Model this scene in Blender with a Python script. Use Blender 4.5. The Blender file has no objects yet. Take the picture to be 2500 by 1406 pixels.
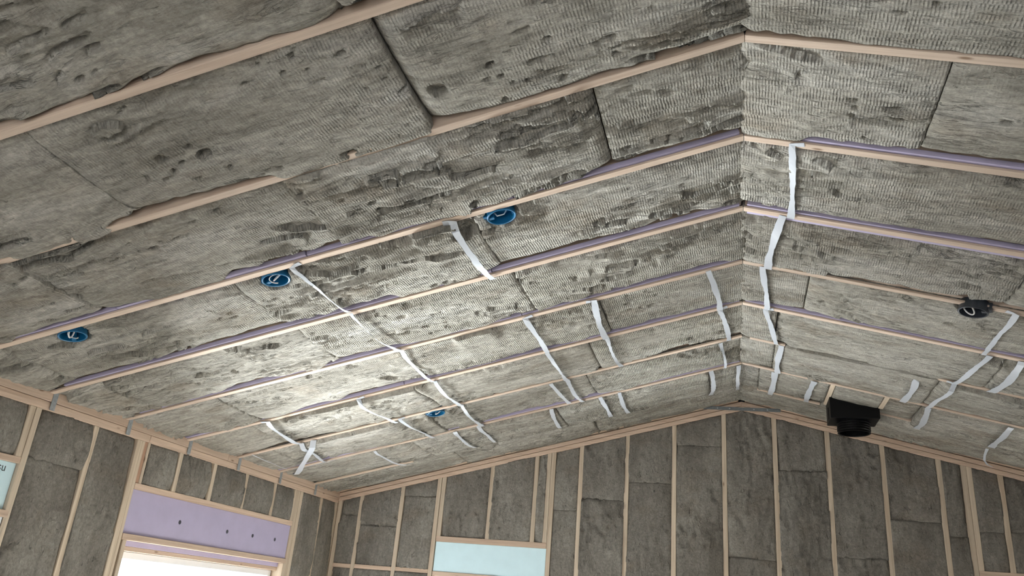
import bpy, math, random
import numpy as np
from mathutils import Matrix, Vector

# ------------------------------------------------------------------ camera, world, exposure
scene = bpy.context.scene
COL = scene.collection
EYE = 1.6
YAW, PITCH, ROLL, FPX, CAMX = -0.2884, 0.3808, 0.0882, 1961.4, -0.0589

def camera():
    cy, sy, cp, sp = math.cos(YAW), math.sin(YAW), math.cos(PITCH), math.sin(PITCH)
    f = Vector((sy * cp, cy * cp, sp)); r = Vector((cy, -sy, 0)); u = r.cross(f)
    cr, sr = math.cos(ROLL), math.sin(ROLL)
    r2 = r * cr + u * sr; u2 = u * cr - r * sr
    m = Matrix((r2, u2, -f)).transposed().to_4x4()
    m.translation = (CAMX, 0, EYE)
    d = bpy.data.cameras.new('camera'); d.sensor_width = 36; d.lens = 36 * FPX / 2500; d.clip_start = 0.05
    o = bpy.data.objects.new('camera', d); COL.objects.link(o); o.matrix_world = m
    scene.camera = o
camera()

SKY_COL, SKY_STR = (0.60, 0.79, 1.0), 4.0
SNOW_COL, SNOW_STR = (0.96, 0.98, 1.0), 6.0
SUN_DIR, SUN_STR = (0.76, -0.52, -0.55), 88.0     # the way the low winter sun travels
UP_SUN_DIR, UP_SUN_STR, UP_SUN_ANGLE = (0.76, -0.54, 0.69), 25.0, 31.0   # added sun lamp shining upward for the ceiling patch, standing in for ground bounce
EXPOSURE = 0.36

def world():
    w = bpy.data.worlds.new('overcast_sky'); scene.world = w; w.use_nodes = True
    nt = w.node_tree; N = nt.nodes; L = nt.links
    N.clear()
    out = N.new('ShaderNodeOutputWorld'); tc = N.new('ShaderNodeTexCoord'); sep = N.new('ShaderNodeSeparateXYZ')
    L.new(tc.outputs['Generated'], sep.inputs[0])
    mr = N.new('ShaderNodeMapRange'); mr.inputs[1].default_value = -0.02; mr.inputs[2].default_value = 0.02
    L.new(sep.outputs['Z'], mr.inputs[0])
    a = N.new('ShaderNodeBackground'); a.inputs[0].default_value = (*SNOW_COL, 1); a.inputs[1].default_value = SNOW_STR
    b = N.new('ShaderNodeBackground'); b.inputs[0].default_value = (*SKY_COL, 1); b.inputs[1].default_value = SKY_STR
    mx = N.new('ShaderNodeMixShader')
    L.new(mr.outputs[0], mx.inputs[0]); L.new(a.outputs[0], mx.inputs[1]); L.new(b.outputs[0], mx.inputs[2])
    L.new(mx.outputs[0], out.inputs[0])
world()
def sun(name, way, strength, angle, col, loc):
    d = bpy.data.lights.new(name, 'SUN'); d.energy = strength; d.angle = math.radians(angle); d.color = col
    o = bpy.data.objects.new(name, d); COL.objects.link(o)
    o.rotation_euler = Vector(way).to_track_quat('-Z', 'Y').to_euler(); o.location = loc
sun('sun', SUN_DIR, SUN_STR, 1.0, (1.0, 0.97, 0.93), (-12, 9, 11))
sun('added_upward_sun', UP_SUN_DIR, UP_SUN_STR, UP_SUN_ANGLE, (0.96, 0.98, 1.0), (-12, 9, -1))  # added lamp from below; no icy ground is modelled
vs = scene.view_settings
vs.view_transform = 'Standard'; vs.look = 'None'; vs.gamma = 1; vs.use_curve_mapping = False
vs.exposure = EXPOSURE

# ------------------------------------------------------------------ dimensions of the place (metres)
H = 3.4325            # underside of the rafters at the ridge
TL, TR = 0.2575, 0.2476
WX, WR = 3.656, 3.70  # wall faces left and right
YG, YF = 7.054, -3.6  # gable wall face, wall behind
RS, R0 = 0.61, 2.27   # rafter spacing, rafter 0
FIRST_R, LAST_R = -4, 7
def ry(i): return R0 + RS * i

# openings: (start, end, sill, head) in each wall's own along-axis
OPEN_LEFT = [(-1.1, -0.1, 0.75, 1.83), (4.36, 6.24, 0.75, 1.747)]
OPEN_BACK = [(-2.63, -1.64, 0.75, 1.83), (1.68, 2.66, 0.75, 1.83)]
OPEN_RIGHT = [(-1.7, -0.9, 0.75, 1.83)]       # along-axis is -y
OPEN_FRONT = [(-2.2, -0.9, 0.75, 1.83), (0.6, 2.4, 0.0, 2.05)]                                     # along-axis is -x

# ------------------------------------------------------------------ materials
def mat(name):
    m = bpy.data.materials.new(name); m.use_nodes = True
    nt = m.node_tree; nt.nodes.clear()
    out = nt.nodes.new('ShaderNodeOutputMaterial'); b = nt.nodes.new('ShaderNodeBsdfPrincipled')
    nt.links.new(b.outputs[0], out.inputs[0])
    b.inputs['Specular IOR Level'].default_value = 0.25
    return m, nt, b
class G:
    """small helper for building node graphs"""
    def __init__(s, nt): s.nt = nt
    def n(s, t, **k):
        x = s.nt.nodes.new(t)
        for a, v in k.items(): setattr(x, a, v)
        return x
    def put(s, sock, v):
        if isinstance(v, bpy.types.NodeSocket): s.nt.links.new(v, sock)
        elif v is not None: sock.default_value = v
    def m(s, op, a, b=None, c=None):
        x = s.n('ShaderNodeMath', operation=op)
        for i, v in enumerate((a, b, c)): s.put(x.inputs[i], v)
        return x.outputs[0]
    def noise(s, vec, scale, sc=(1, 1, 1), detail=3, rough=0.55, dist=0.0):
        mp = s.n('ShaderNodeMapping'); s.put(mp.inputs[0], vec); mp.inputs[3].default_value = sc
        x = s.n('ShaderNodeTexNoise'); s.put(x.inputs['Vector'], mp.outputs[0])
        x.inputs['Scale'].default_value = scale; x.inputs['Detail'].default_value = detail
        x.inputs['Roughness'].default_value = rough; x.inputs['Distortion'].default_value = dist
        return x.outputs[0]
    def ramp(s, f, stops):
        x = s.n('ShaderNodeValToRGB'); s.put(x.inputs[0], f); e = x.color_ramp.elements
        while len(e) < len(stops): e.new(0.5)
        for q, (p, c) in zip(e, stops):
            q.position = p; q.color = (*c, 1) if len(c) == 3 else c
        return x.outputs[0]
    def mr(s, f, a, b, c=0.0, d=1.0):
        x = s.n('ShaderNodeMapRange'); s.put(x.inputs[0], f)
        for i, v in enumerate((a, b, c, d)): x.inputs[i + 1].default_value = v
        return x.outputs[0]
    def mix(s, f, a, b, mode='MIX'):
        x = s.n('ShaderNodeMix', data_type='RGBA', blend_type=mode)
        s.put(x.inputs[0], f); s.put(x.inputs[6], a if not isinstance(a, tuple) else (*a, 1)); s.put(x.inputs[7], b if not isinstance(b, tuple) else (*b, 1))
        return x.outputs[2]
    def bump(s, h, dist, strength=1.0):
        x = s.n('ShaderNodeBump'); s.put(x.inputs['Height'], h); x.inputs['Distance'].default_value = dist
        x.inputs['Strength'].default_value = strength
        return x.outputs[0]
    def coords(s, shift=31.0):
        tc = s.n('ShaderNodeTexCoord'); oi = s.n('ShaderNodeObjectInfo')
        v = s.n('ShaderNodeVectorMath', operation='ADD')
        k = s.m('MULTIPLY', oi.outputs['Random'], shift)
        s.put(v.inputs[0], tc.outputs['Object']); s.put(v.inputs[1], k)
        return tc.outputs['Object'], v.outputs[0], oi.outputs['Random']

def wool(name, c_dark, c_mid, c_light, brown, weave=1.0, grain=(9, 34, 9), along=0):
    m, nt, b = mat(name); g = G(nt)
    raw, sh, rnd = g.coords()
    tone = g.noise(sh, 1.0, tuple(x * 0.16 for x in grain), 4, 0.6)
    fib = g.noise(sh, 1.0, grain, 7, 0.68, 0.6)
    fine = g.noise(sh, 1.0, tuple(x * 6 for x in grain), 4, 0.7)
    col = g.ramp(tone, [(0.30, c_dark), (0.5, c_mid), (0.72, c_light)])
    br = g.mr(g.noise(sh, 3.1, (1, 1.6, 1), 3), 0.55, 0.75, 0.0, 0.7)
    col = g.mix(br, col, brown)
    v1 = g.mr(fib, 0.25, 0.78, 0.58 if weave else 0.76, 1.38 if weave else 1.20)
    v2 = g.mr(fine, 0.3, 0.7, 0.85, 1.15)
    v3 = g.m('MULTIPLY', g.mr(rnd, 0, 1, 0.94, 1.06), g.mr(g.noise(sh, 55, (1, 1, 1), 4, 0.7), 0.3, 0.7, 0.80, 1.20))
    k = g.m('MULTIPLY', g.m('MULTIPLY', v1, v2), v3)
    hs = g.n('ShaderNodeHueSaturation'); g.put(hs.inputs['Color'], col); g.put(hs.inputs['Value'], k)
    pit = g.mr(g.noise(sh, 1.0, tuple(x * 1.5 for x in grain), 3, 0.5, 0.3), 0.63, 0.74)
    # thin tears where the layers of fibre part
    tr = g.noise(sh, 1.0, tuple(x * (0.5 if x < 15 else 0.85) for x in grain), 5, 0.6, 0.5)
    tear = g.m('SUBTRACT', 1.0, g.mr(g.m('ABSOLUTE', g.m('SUBTRACT', tr, 0.5)), 0.0, 0.022))
    tear = g.m('MULTIPLY', tear, g.mr(g.noise(sh, 2.6, (1, 1.3, 1), 3), 0.50, 0.62))
    h = g.m('ADD', g.m('MULTIPLY', fib, 1.2 if 0 < weave < 1 else 1.6), g.m('MULTIPLY', fine, 0.6))
    h = g.m('SUBTRACT', h, g.m('MULTIPLY', pit, 1.5))
    h = g.m('SUBTRACT', h, g.m('MULTIPLY', tear, 0.9 if weave else 0.22))
    tuft = g.noise(sh, 34, (1, 1, 1), 5, 0.65, 0.8)
    h = g.m('ADD', h, g.m('MULTIPLY', tuft, 0.35 if weave else 1.3))
    if weave:
        sep = g.n('ShaderNodeSeparateXYZ'); g.put(sep.inputs[0], raw)
        dist = g.noise(sh, 60, (1, 0.6, 1), 2)
        x = g.m('ADD', sep.outputs[0], g.m('MULTIPLY', dist, 0.006))
        yy = g.m('ADD', sep.outputs[1], g.m('MULTIPLY', g.noise(sh, 3, (1, 1, 1), 2), 0.05))
        row = g.m('DIVIDE', yy, 0.036)
        fl = g.m('FLOOR', row); fr = g.m('FRACT', row)
        wn_ = g.n('ShaderNodeTexWhiteNoise', noise_dimensions='1D'); g.put(wn_.inputs['W'], fl)
        ph = g.m('ADD', g.m('MULTIPLY', x, 2 * math.pi / 0.0110), g.m('MULTIPLY', wn_.outputs['Value'], 2.6))
        ph = g.m('ADD', ph, g.m('MULTIPLY', fr, 0.9))
        env = g.m('POWER', g.m('ABSOLUTE', g.m('SINE', g.m('MULTIPLY', row, math.pi))), 0.3)
        amp = g.mr(g.noise(sh, 26, (1, 1, 1), 2), 0.35, 0.65, 0.25, 1.25)
        wv = g.m('MULTIPLY', g.m('MULTIPLY', g.m('SINE', ph), env), amp)
        msk = g.mr(g.noise(sh, 1.9, (1, 1.8, 1), 4), 0.33, 0.56, 0.16, 1.0)
        wv = g.m('MULTIPLY', wv, msk)
        h = g.m('ADD', h, g.m('MULTIPLY', wv, 0.30 * weave))
        h = g.m('ADD', h, g.m('MULTIPLY', g.m('MULTIPLY', env, msk), 0.18 * weave))
        lum = g.m('ADD', 1.0, g.m('MULTIPLY', wv, 0.06 * weave))
        hs2 = g.n('ShaderNodeHueSaturation'); g.put(hs2.inputs['Color'], hs.outputs[0]); g.put(hs2.inputs['Value'], lum)
        hs = hs2
    g.put(b.inputs['Base Color'], hs.outputs[0])
    b.inputs['Roughness'].default_value = 0.95; b.inputs['Specular IOR Level'].default_value = 0.1
    g.put(b.inputs['Normal'], g.bump(h, 0.009 if weave else 0.006))
    return m

def wood(name, base, dark, axis=0, knots=True, sat=1.0):
    m, nt, b = mat(name); g = G(nt)
    raw, sh, rnd = g.coords(53.0)
    sc = [26.0, 26.0, 26.0]; sc[axis] = 0.9
    gr = g.noise(sh, 1.0, tuple(sc), 5, 0.6, 1.2)
    sc2 = [90.0, 90.0, 90.0]; sc2[axis] = 4
    gr2 = g.noise(sh, 1.0, tuple(sc2), 3)
    col = g.ramp(gr, [(0.3, dark), (0.55, base), (0.8, tuple(min(1, x * 1.12) for x in base))])
    if knots:
        vo = g.n('ShaderNodeTexVoronoi'); mp = g.n('ShaderNodeMapping'); s3 = [11.0, 11.0, 11.0]; s3[axis] = 3.6
        g.put(mp.inputs[0], sh); mp.inputs[3].default_value = s3
        g.put(vo.inputs['Vector'], mp.outputs[0]); vo.inputs['Scale'].default_value = 1.0
        kn = g.mr(vo.outputs['Distance'], 0.04, 0.10, 0.8, 0.0)
        col = g.mix(kn, col, (0.16, 0.085, 0.045))
    k = g.m('MULTIPLY', g.mr(gr2, 0.3, 0.7, 0.92, 1.06), g.mr(rnd, 0, 1, 0.88, 1.1))
    hs = g.n('ShaderNodeHueSaturation'); g.put(hs.inputs['Color'], col); g.put(hs.inputs['Value'], k); hs.inputs['Saturation'].default_value = sat
    g.put(b.inputs['Base Color'], hs.outputs[0]); b.inputs['Roughness'].default_value = 0.7
    g.put(b.inputs['Normal'], g.bump(gr2, 0.0015))
    return m

def plain(name, col, rough=0.6, var=0.08, metal=0.0, nscale=14.0, bump=0.0, spec=0.3):
    m, nt, b = mat(name); g = G(nt)
    raw, sh, rnd = g.coords()
    n = g.noise(sh, nscale, (1, 1, 1), 4)
    hs = g.n('ShaderNodeHueSaturation'); hs.inputs['Color'].default_value = (*col, 1); g.put(hs.inputs['Value'], g.mr(n, 0.25, 0.75, 1 - var, 1 + var))
    g.put(b.inputs['Base Color'], hs.outputs[0]); b.inputs['Roughness'].default_value = rough; b.inputs['Metallic'].default_value = metal
    b.inputs['Specular IOR Level'].default_value = spec
    if bump: g.put(b.inputs['Normal'], g.bump(n, bump))
    return m

def tape_mat():
    m, nt, b = mat('strap_plastic'); g = G(nt)
    raw, sh, rnd = g.coords()
    n = g.noise(sh, 40, (3, 0.6, 1), 3)
    b.inputs['Base Color'].default_value = (0.60, 0.63, 0.68, 1)
    b.inputs['Roughness'].default_value = 0.28; b.inputs['Specular IOR Level'].default_value = 0.5
    b.inputs['Alpha'].default_value = 0.85
    g.put(b.inputs['Normal'], g.bump(n, 0.0003))
    return m

def glass_mat():
    m = bpy.data.materials.new('window_glass'); m.use_nodes = True; nt = m.node_tree; nt.nodes.clear()
    o = nt.nodes.new('ShaderNodeOutputMaterial'); t = nt.nodes.new('ShaderNodeBsdfTransparent'); gl = nt.nodes.new('ShaderNodeBsdfGlossy')
    gl.inputs['Roughness'].default_value = 0.02; t.inputs[0].default_value = (0.95, 0.97, 0.97, 1)
    mx = nt.nodes.new('ShaderNodeMixShader'); mx.inputs[0].default_value = 0.05
    nt.links.new(t.outputs[0], mx.inputs[1]); nt.links.new(gl.outputs[0], mx.inputs[2])
    nt.links.new(mx.outputs[0], o.inputs[0])
    return m

M = {
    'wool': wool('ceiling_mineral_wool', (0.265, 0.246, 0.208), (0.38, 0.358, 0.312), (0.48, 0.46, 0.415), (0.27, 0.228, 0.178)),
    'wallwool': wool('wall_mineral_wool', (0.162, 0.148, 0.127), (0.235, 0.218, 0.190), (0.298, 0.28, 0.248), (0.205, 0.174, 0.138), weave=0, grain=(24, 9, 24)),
    'smoothwool': wool('smooth_face_mineral_wool', (0.275, 0.256, 0.218), (0.38, 0.358, 0.312), (0.47, 0.45, 0.405), (0.29, 0.247, 0.195), weave=0.22),
    'rafter': wood('rafter_pine', (0.58, 0.46, 0.365), (0.47, 0.35, 0.27), 0),
    'stud': wood('stud_pine', (0.60, 0.50, 0.385), (0.48, 0.375, 0.275), 1),
    'plate': wood('plate_pine', (0.62, 0.475, 0.365), (0.49, 0.355, 0.262), 0),
    'redwood': wood('reddish_pine', (0.47, 0.29, 0.20), (0.36, 0.21, 0.14), 1, knots=False),
    'lavender': plain('lavender_foam', (0.46, 0.415, 0.575), 0.75, 0.05, nscale=9, bump=0.0006),
    'bluefoam': plain('pale_blue_foam', (0.66, 0.86, 0.93), 0.55, 0.035, nscale=8, bump=0.0005),
    'osb': plain('plywood_sheathing', (0.44, 0.32, 0.20), 0.8, 0.18, nscale=30, bump=0.001),
    'floor': plain('grey_floor', (0.52, 0.50, 0.475), 0.8, 0.12, nscale=25, bump=0.001),
    'vinyl': plain('white_vinyl', (0.8, 0.81, 0.82), 0.4, 0.02),
    'blue': plain('blue_plastic', (0.006, 0.125, 0.27), 0.35, 0.06, spec=0.5),
    'black': plain('black_plastic', (0.0025, 0.0025, 0.003), 0.4, 0.1, spec=0.18),
    'darkbox': plain('dark_grey_plastic', (0.035, 0.04, 0.05), 0.35, 0.1, spec=0.5),
    'steel': plain('galvanised_steel', (0.42, 0.45, 0.47), 0.5, 0.22, 0.75, nscale=60),
    'greysteel': plain('dull_grey_steel', (0.20, 0.215, 0.22), 0.55, 0.15, 0.4, nscale=40),
    'cable': plain('white_cable', (0.72, 0.70, 0.68), 0.45, 0.03),
    'copper': plain('bare_copper', (0.62, 0.33, 0.18), 0.35, 0.05, 0.9),
    'ink': plain('black_print', (0.03, 0.035, 0.04), 0.7, 0.05),
    'hole': plain('foam_plug', (0.06, 0.06, 0.075), 0.8, 0.05),
    'tape': tape_mat(),
    'glass': glass_mat(),
}

# ------------------------------------------------------------------ mesh helpers
class MB:
    def __init__(s): s.v = []; s.f = []
    def box(s, a0, a1, b0, b1, c0, c1):
        k = len(s.v)
        s.v += [(a, b, c) for c in (c0, c1) for b in (b0, b1) for a in (a0, a1)]
        s.f += [tuple(k + i for i in q) for q in ((0, 2, 3, 1), (4, 5, 7, 6), (0, 1, 5, 4), (2, 6, 7, 3), (0, 4, 6, 2), (1, 3, 7, 5))]
        return s
    def prism(s, poly, c0, c1):
        """polygon in the a,b plane (counter-clockwise) raised from c0 to c1"""
        k = len(s.v); n = len(poly)
        s.v += [(a, b, c0) for a, b in poly] + [(a, b, c1) for a, b in poly]
        s.f += [tuple(k + i for i in reversed(range(n))), tuple(k + n + i for i in range(n))]
        s.f += [(k + i, k + (i + 1) % n, k + n + (i + 1) % n, k + n + i) for i in range(n)]
        return s
    def lathe(s, prof, seg=32, c=(0, 0), close=True):
        """profile of (radius, height) turned about the third axis"""
        k = len(s.v); n = len(prof)
        for i in range(seg):
            t = 2 * math.pi * i / seg
            s.v += [(c[0] + r * math.cos(t), c[1] + r * math.sin(t), h) for r, h in prof]
        for i in range(seg):
            for j in range(n if close else n - 1):
                p, q = k + i * n, k + ((i + 1) % seg) * n
                s.f.append((p + j, q + j, q + (j + 1) % n, p + (j + 1) % n))
        return s
    def tube(s, pts, r, seg=8):
        pts = [Vector(p) for p in pts]; k = len(s.v); n = len(pts)
        for i, p in enumerate(pts):
            d = (pts[min(i + 1, n - 1)] - pts[max(i - 1, 0)]).normalized()
            x = d.orthogonal().normalized() if i == 0 else (x - d * x.dot(d)).normalized()
            y = d.cross(x)
            s.v += [tuple(p + (x * math.cos(2 * math.pi * j / seg) + y * math.sin(2 * math.pi * j / seg)) * r) for j in range(seg)]
        for i in range(n - 1):
            for j in range(seg):
                a = k + i * seg + j; b = k + i * seg + (j + 1) % seg
                s.f.append((a, b, b + seg, a + seg))
        s.f += [tuple(k + j for j in reversed(range(seg))), tuple(k + (n - 1) * seg + j for j in range(seg))]
        return s
    def build(s, name, material, parent=None, bevel=0.0, smooth=False, recalc=True):
        me = bpy.data.meshes.new(name); me.from_pydata(s.v, [], s.f); me.update()
        if recalc:
            import bmesh
            bm = bmesh.new(); bm.from_mesh(me); bmesh.ops.recalc_face_normals(bm, faces=bm.faces); bm.to_mesh(me); bm.free()
        me.materials.append(M[material])
        if smooth: me.polygons.foreach_set('use_smooth', [True] * len(me.polygons))
        o = bpy.data.objects.new(name, me); COL.objects.link(o)
        if parent: o.parent = parent
        if bevel:
            md = o.modifiers.new('edge', 'BEVEL'); md.width = bevel; md.segments = 1; md.limit_method = 'ANGLE'
        return o
def tag(o, label, cat=None, group=None, kind=None):
    o['label'] = label
    if cat: o['category'] = cat
    if group: o['group'] = group
    if kind: o['kind'] = kind
    return o
def empty(name, mtx=None):
    o = bpy.data.objects.new(name, None); o.empty_display_size = 0.1; COL.objects.link(o)
    if mtx is not None: o.matrix_world = mtx
    return o
def frame(origin, a, b, n):
    m = Matrix((Vector(a), Vector(b), Vector(n))).transposed().to_4x4(); m.translation = origin
    return m

# lattice noise on numpy arrays
_T = np.random.default_rng(7).random((256, 256))
def vnoise(x, y, seed=0):
    x = x + seed * 17.31; y = y + seed * 9.77
    i = np.floor(x).astype(int); j = np.floor(y).astype(int); fx = x - i; fy = y - j
    fx = fx * fx * (3 - 2 * fx); fy = fy * fy * (3 - 2 * fy)
    g = lambda p, q: _T[(p * 1 + q * 57) % 256, (q + p * 31) % 256]
    return (g(i, j) * (1 - fx) + g(i + 1, j) * fx) * (1 - fy) + (g(i, j + 1) * (1 - fx) + g(i + 1, j + 1) * fx) * fy
def fbm(x, y, seed=0, oct=4):
    s = 0; a = 1; t = 0
    for k in range(oct):
        s = s + a * vnoise(x * 2 ** k, y * 2 ** k, seed + k * 3); t += a; a *= 0.5
    return s / t
def sstep(x, a, b):
    t = np.clip((x - a) / (b - a), 0, 1); return t * t * (3 - 2 * t)

def batt(name, parent, material, a0, a1, b0, b1, res, seed, base=0.0, lo=None, hi=None, enda=(0.012, 0.012),
         bulge=1.0, wrinkle=1.0, pits=1.0, longest='a', back=0.13, label=None, holes=(), folds=(), far=1, sag=None):
    """one mineral wool batt: a lumpy face with rounded, ragged, recessed edges and its thickness behind.
    b0, b1 may be functions of a. lo / hi: functions of a giving (recess depth, outward shift) along the b0 / b1 edge."""
    na = max(8, int(round((a1 - a0) / res))); fb0 = b0 if callable(b0) else (lambda a: np.full_like(a, b0)); fb1 = b1 if callable(b1) else (lambda a: np.full_like(a, b1))
    av = np.linspace(a0, a1, na + 1)
    wid = float(np.max(fb1(av) - fb0(av))); nb = max(6, int(round(wid / res)))
    A, T = np.meshgrid(av, np.linspace(0, 1, nb + 1), indexing='ij')
    B0, B1 = fb0(A), fb1(A); B = B0 + (B1 - B0) * T
    P, Q = (A, B) if longest == 'a' else (B, A)      # P runs along the fibres
    w = base + bulge * (0.026 * (fbm(P * 2.0, Q * 3.4, seed) - 0.5) + 0.010 * np.sin(np.pi * np.clip(T, 0, 1)) ** 0.7)
    # delaminated flaps: slow rise, sudden drop, along the fibres
    t = fbm(P * 1.5, Q * 6.5, seed + 11, 3) * 7 + 0.25 * vnoise(P * 18, Q * 26, seed + 12)
    mk = sstep(fbm(P * 2.3, Q * 3.0, seed + 23, 2), 0.44, 0.60)
    fr = t - np.floor(t)
    w = w + wrinkle * 0.030 * mk * (fr - 0.5)
    w = w + 0.010 * (fbm(P * 14, Q * 38, seed + 31, 3) - 0.5) * (0.6 + 0.6 * wrinkle)
    pm = sstep(fbm(P * 2.6, Q * 3.2, seed + 41, 2), 0.45, 0.75)
    pt = sstep(vnoise(P * 15, Q * 40, seed + 43) * 0.7 + vnoise(P * 40, Q * 70, seed + 44) * 0.3, 0.74, 0.84)
    w = w - pits * 0.024 * pt * pm
    # edges
    dl = B - B0; dh = B1 - B
    for d, fn, sgn, sd in ((dl, lo, -1, 51), (dh, hi, 1, 61)):
        if fn is not None: dep, shf = fn(A)
        else: dep, shf = 0.010 + 0 * A, 0 * A
        rag = 0.010 * (fbm(P * 16, Q * 3, seed + sd, 3) - 0.5)
        fall = np.exp(-np.maximum(d, 0) / 0.018) * 0.55 + np.exp(-(np.maximum(d, 0) / 0.05) ** 2) * 0.45
        w = w - dep * fall * (0.75 + 0.5 * vnoise(P * 24, Q * 24, seed + sd + 2))
        B = B + sgn * (shf + rag) * np.exp(-np.maximum(d, 0) / 0.03)
    for d, dep, sd in ((A - a0, enda[0], 71), (a1 - A, enda[1], 81)):
        dd = np.maximum(d + 0.012 * (vnoise(B * 12, A * 2, seed + sd) - 0.5), 0)
        wdt = 0.008 + 0.5 * dep
        w = w - dep * np.exp(-dd / wdt)
    if sag is not None:
        dn = dl if far > 0 else dh
        w = w + sag(A) * np.exp(-(np.maximum(dn, 0) / 0.20) ** 2)
    for fp, fd in folds:
        fa = np.array([q[0] for q in fp]); fb = np.array([q[1] for q in fp])
        o_ = np.argsort(fa); line = np.interp(A, fa[o_], fb[o_]) + 0.010 * (vnoise(A * 22, A * 0 + 1.7, seed + 97) - 0.5)
        env = sstep(A, fa.min(), fa.min() + 0.12 * (fa.max() - fa.min())) * (1 - sstep(A, fa.max() - 0.12 * (fa.max() - fa.min()), fa.max()))
        d = (B - line) * far; fd = fd * 1.4
        w = w - env * fd * np.where(d > 0, np.exp(-np.maximum(d, 0) / 0.030), -0.35 * np.exp(-np.maximum(-d, 0) / 0.035))
    for ha, hb, hr, hd in holes:
        dd = np.hypot(A - ha, B - hb) + 0.016 * (vnoise(A * 40, B * 40, seed + 95) - 0.5)
        w = w - hd * (1 - sstep(dd, hr, hr + 0.014)) * sstep(w + hd, 0, hd)
    A2 = A + 0.006 * (vnoise(B * 18, A * 18, seed + 91) - 0.5) * ((A > a0 + 1e-6) & (A < a1 - 1e-6))
    n1, n2 = na + 1, nb + 1
    co = np.stack([A2, B, w], -1).reshape(-1, 3)
    idx = np.arange(n1 * n2).reshape(n1, n2)
    ring = np.concatenate([idx[:, 0], idx[-1, 1:], idx[-2::-1, -1], idx[0, -2:0:-1]])
    back_co = co[ring].copy(); back_co[:, 2] = -back
    allco = np.concatenate([co, back_co]); nr = len(ring); k = len(co)
    quads = np.stack([idx[:-1, :-1], idx[1:, :-1], idx[1:, 1:], idx[:-1, 1:]], -1).reshape(-1, 4)
    r2 = np.roll(ring, -1); e = np.arange(nr) + k; e2 = np.roll(e, -1)
    sk = np.stack([e, e2, r2, ring], -1)
    fs = np.concatenate([quads, sk]).astype(np.int32)
    me = bpy.data.meshes.new(name)
    me.vertices.add(len(allco)); me.vertices.foreach_set('co', allco.astype(np.float32).ravel())
    me.loops.add(fs.size); me.loops.foreach_set('vertex_index', fs.ravel())
    me.polygons.add(len(fs)); me.polygons.foreach_set('loop_start', np.arange(0, fs.size, 4, dtype=np.int32))
    me.polygons.foreach_set('use_smooth', np.ones(len(fs), dtype=bool))
    me.update(calc_edges=True)
    me.materials.append(M[material])
    o = bpy.data.objects.new(name, me); COL.objects.link(o); o.parent = parent
    if label: o['label'] = label
    return o

# ------------------------------------------------------------------ the setting: frames of the six surfaces
AL, AR = math.atan(TL), math.atan(TR)
CL, CR = math.cos(AL), math.cos(AR)
F_CEIL = {'L': frame((0, 0, H), (-CL, 0, -math.sin(AL)), (0, 1, 0), (math.sin(AL), 0, -CL)),
          'R': frame((0, 0, H), (CR, 0, -math.sin(AR)), (0, -1, 0), (-math.sin(AR), 0, -CR))}
F_LEFT = frame((-WX, 0, 0), (0, 1, 0), (0, 0, 1), (1, 0, 0))
F_BACK = frame((0, YG, 0), (1, 0, 0), (0, 0, 1), (0, -1, 0))
F_RIGHT = frame((WR, 0, 0), (0, -1, 0), (0, 0, 1), (-1, 0, 0))
F_FRONT = frame((0, YF, 0), (-1, 0, 0), (0, 0, 1), (0, 1, 0))
def roof_z(x): return H - (TL * -x if x < 0 else TR * x)

floor = MB().box(-WX - 0.2, WR + 0.2, YF - 0.2, YG + 0.2, -0.2, 0.0).build('floor', 'floor')
tag(floor, 'bare grey floor of the unfinished room', kind='structure')

def sheathing(name, mtx, a0, a1, top, opens, label):
    """outer sheathing of a wall, around its openings; top is a function of a"""
    m = MB(); cuts = sorted({a0, a1, *[q for o in opens for q in o[:2]], *([0.0] if a0 < 0 < a1 else [])})
    for p, q in zip(cuts, cuts[1:]):
        o = [x for x in opens if x[0] <= p + 1e-6 and x[1] >= q - 1e-6]
        if o:
            if o[0][2] > 0.01: m.box(p, q, 0, o[0][2], -0.165, -0.14)
            m.prism([(p, o[0][3]), (q, o[0][3]), (q, top(q)), (p, top(p))], -0.165, -0.14)
        else: m.prism([(p, 0), (q, 0), (q, top(q)), (p, top(p))], -0.165, -0.14)
    o = m.build(name, 'osb'); o.matrix_world = mtx
    return tag(o, label, kind='structure')
ZL, ZR = roof_z(-WX), roof_z(WR)
wall_left = sheathing('wall_left', F_LEFT, YF - 0.15, YG + 0.15, lambda a: ZL + 0.2, OPEN_LEFT, 'open stud wall with grey mineral wool and two wide window openings')
wall_back = sheathing('wall_back', F_BACK, -WX - 0.15, WR + 0.15, lambda a: roof_z(a) + 0.24, OPEN_BACK, 'gable end wall of pine studs filled with brown-grey mineral wool')
wall_right = sheathing('wall_right', F_RIGHT, -YG - 0.15, -YF + 0.15, lambda a: ZR + 0.2, OPEN_RIGHT, 'open stud wall facing the wide window')
wall_front = sheathing('wall_front', F_FRONT, -WR - 0.15, WX + 0.15, lambda a: roof_z(-a) + 0.24, OPEN_FRONT, 'gable wall behind the viewer with a wide open doorway')

ceiling = {}
for s, span, cs, nm in (('L', WX, CL, 'ceiling_left'), ('R', WR, CR, 'ceiling_right')):
    bb = (YF - 0.2, YG + 0.2) if s == 'L' else (-YG - 0.2, -YF + 0.2)
    o = MB().box(-0.078, (span + 0.4) / cs, bb[0], bb[1], -0.30, -0.275).build(nm, 'osb'); o.matrix_world = F_CEIL[s]
    ceiling[s] = tag(o, 'sloping roof half of pine rafters and grey mineral wool, ' + ('longer and brighter slope' if s == 'L' else 'browner slope above the black duct'), kind='structure')

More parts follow.
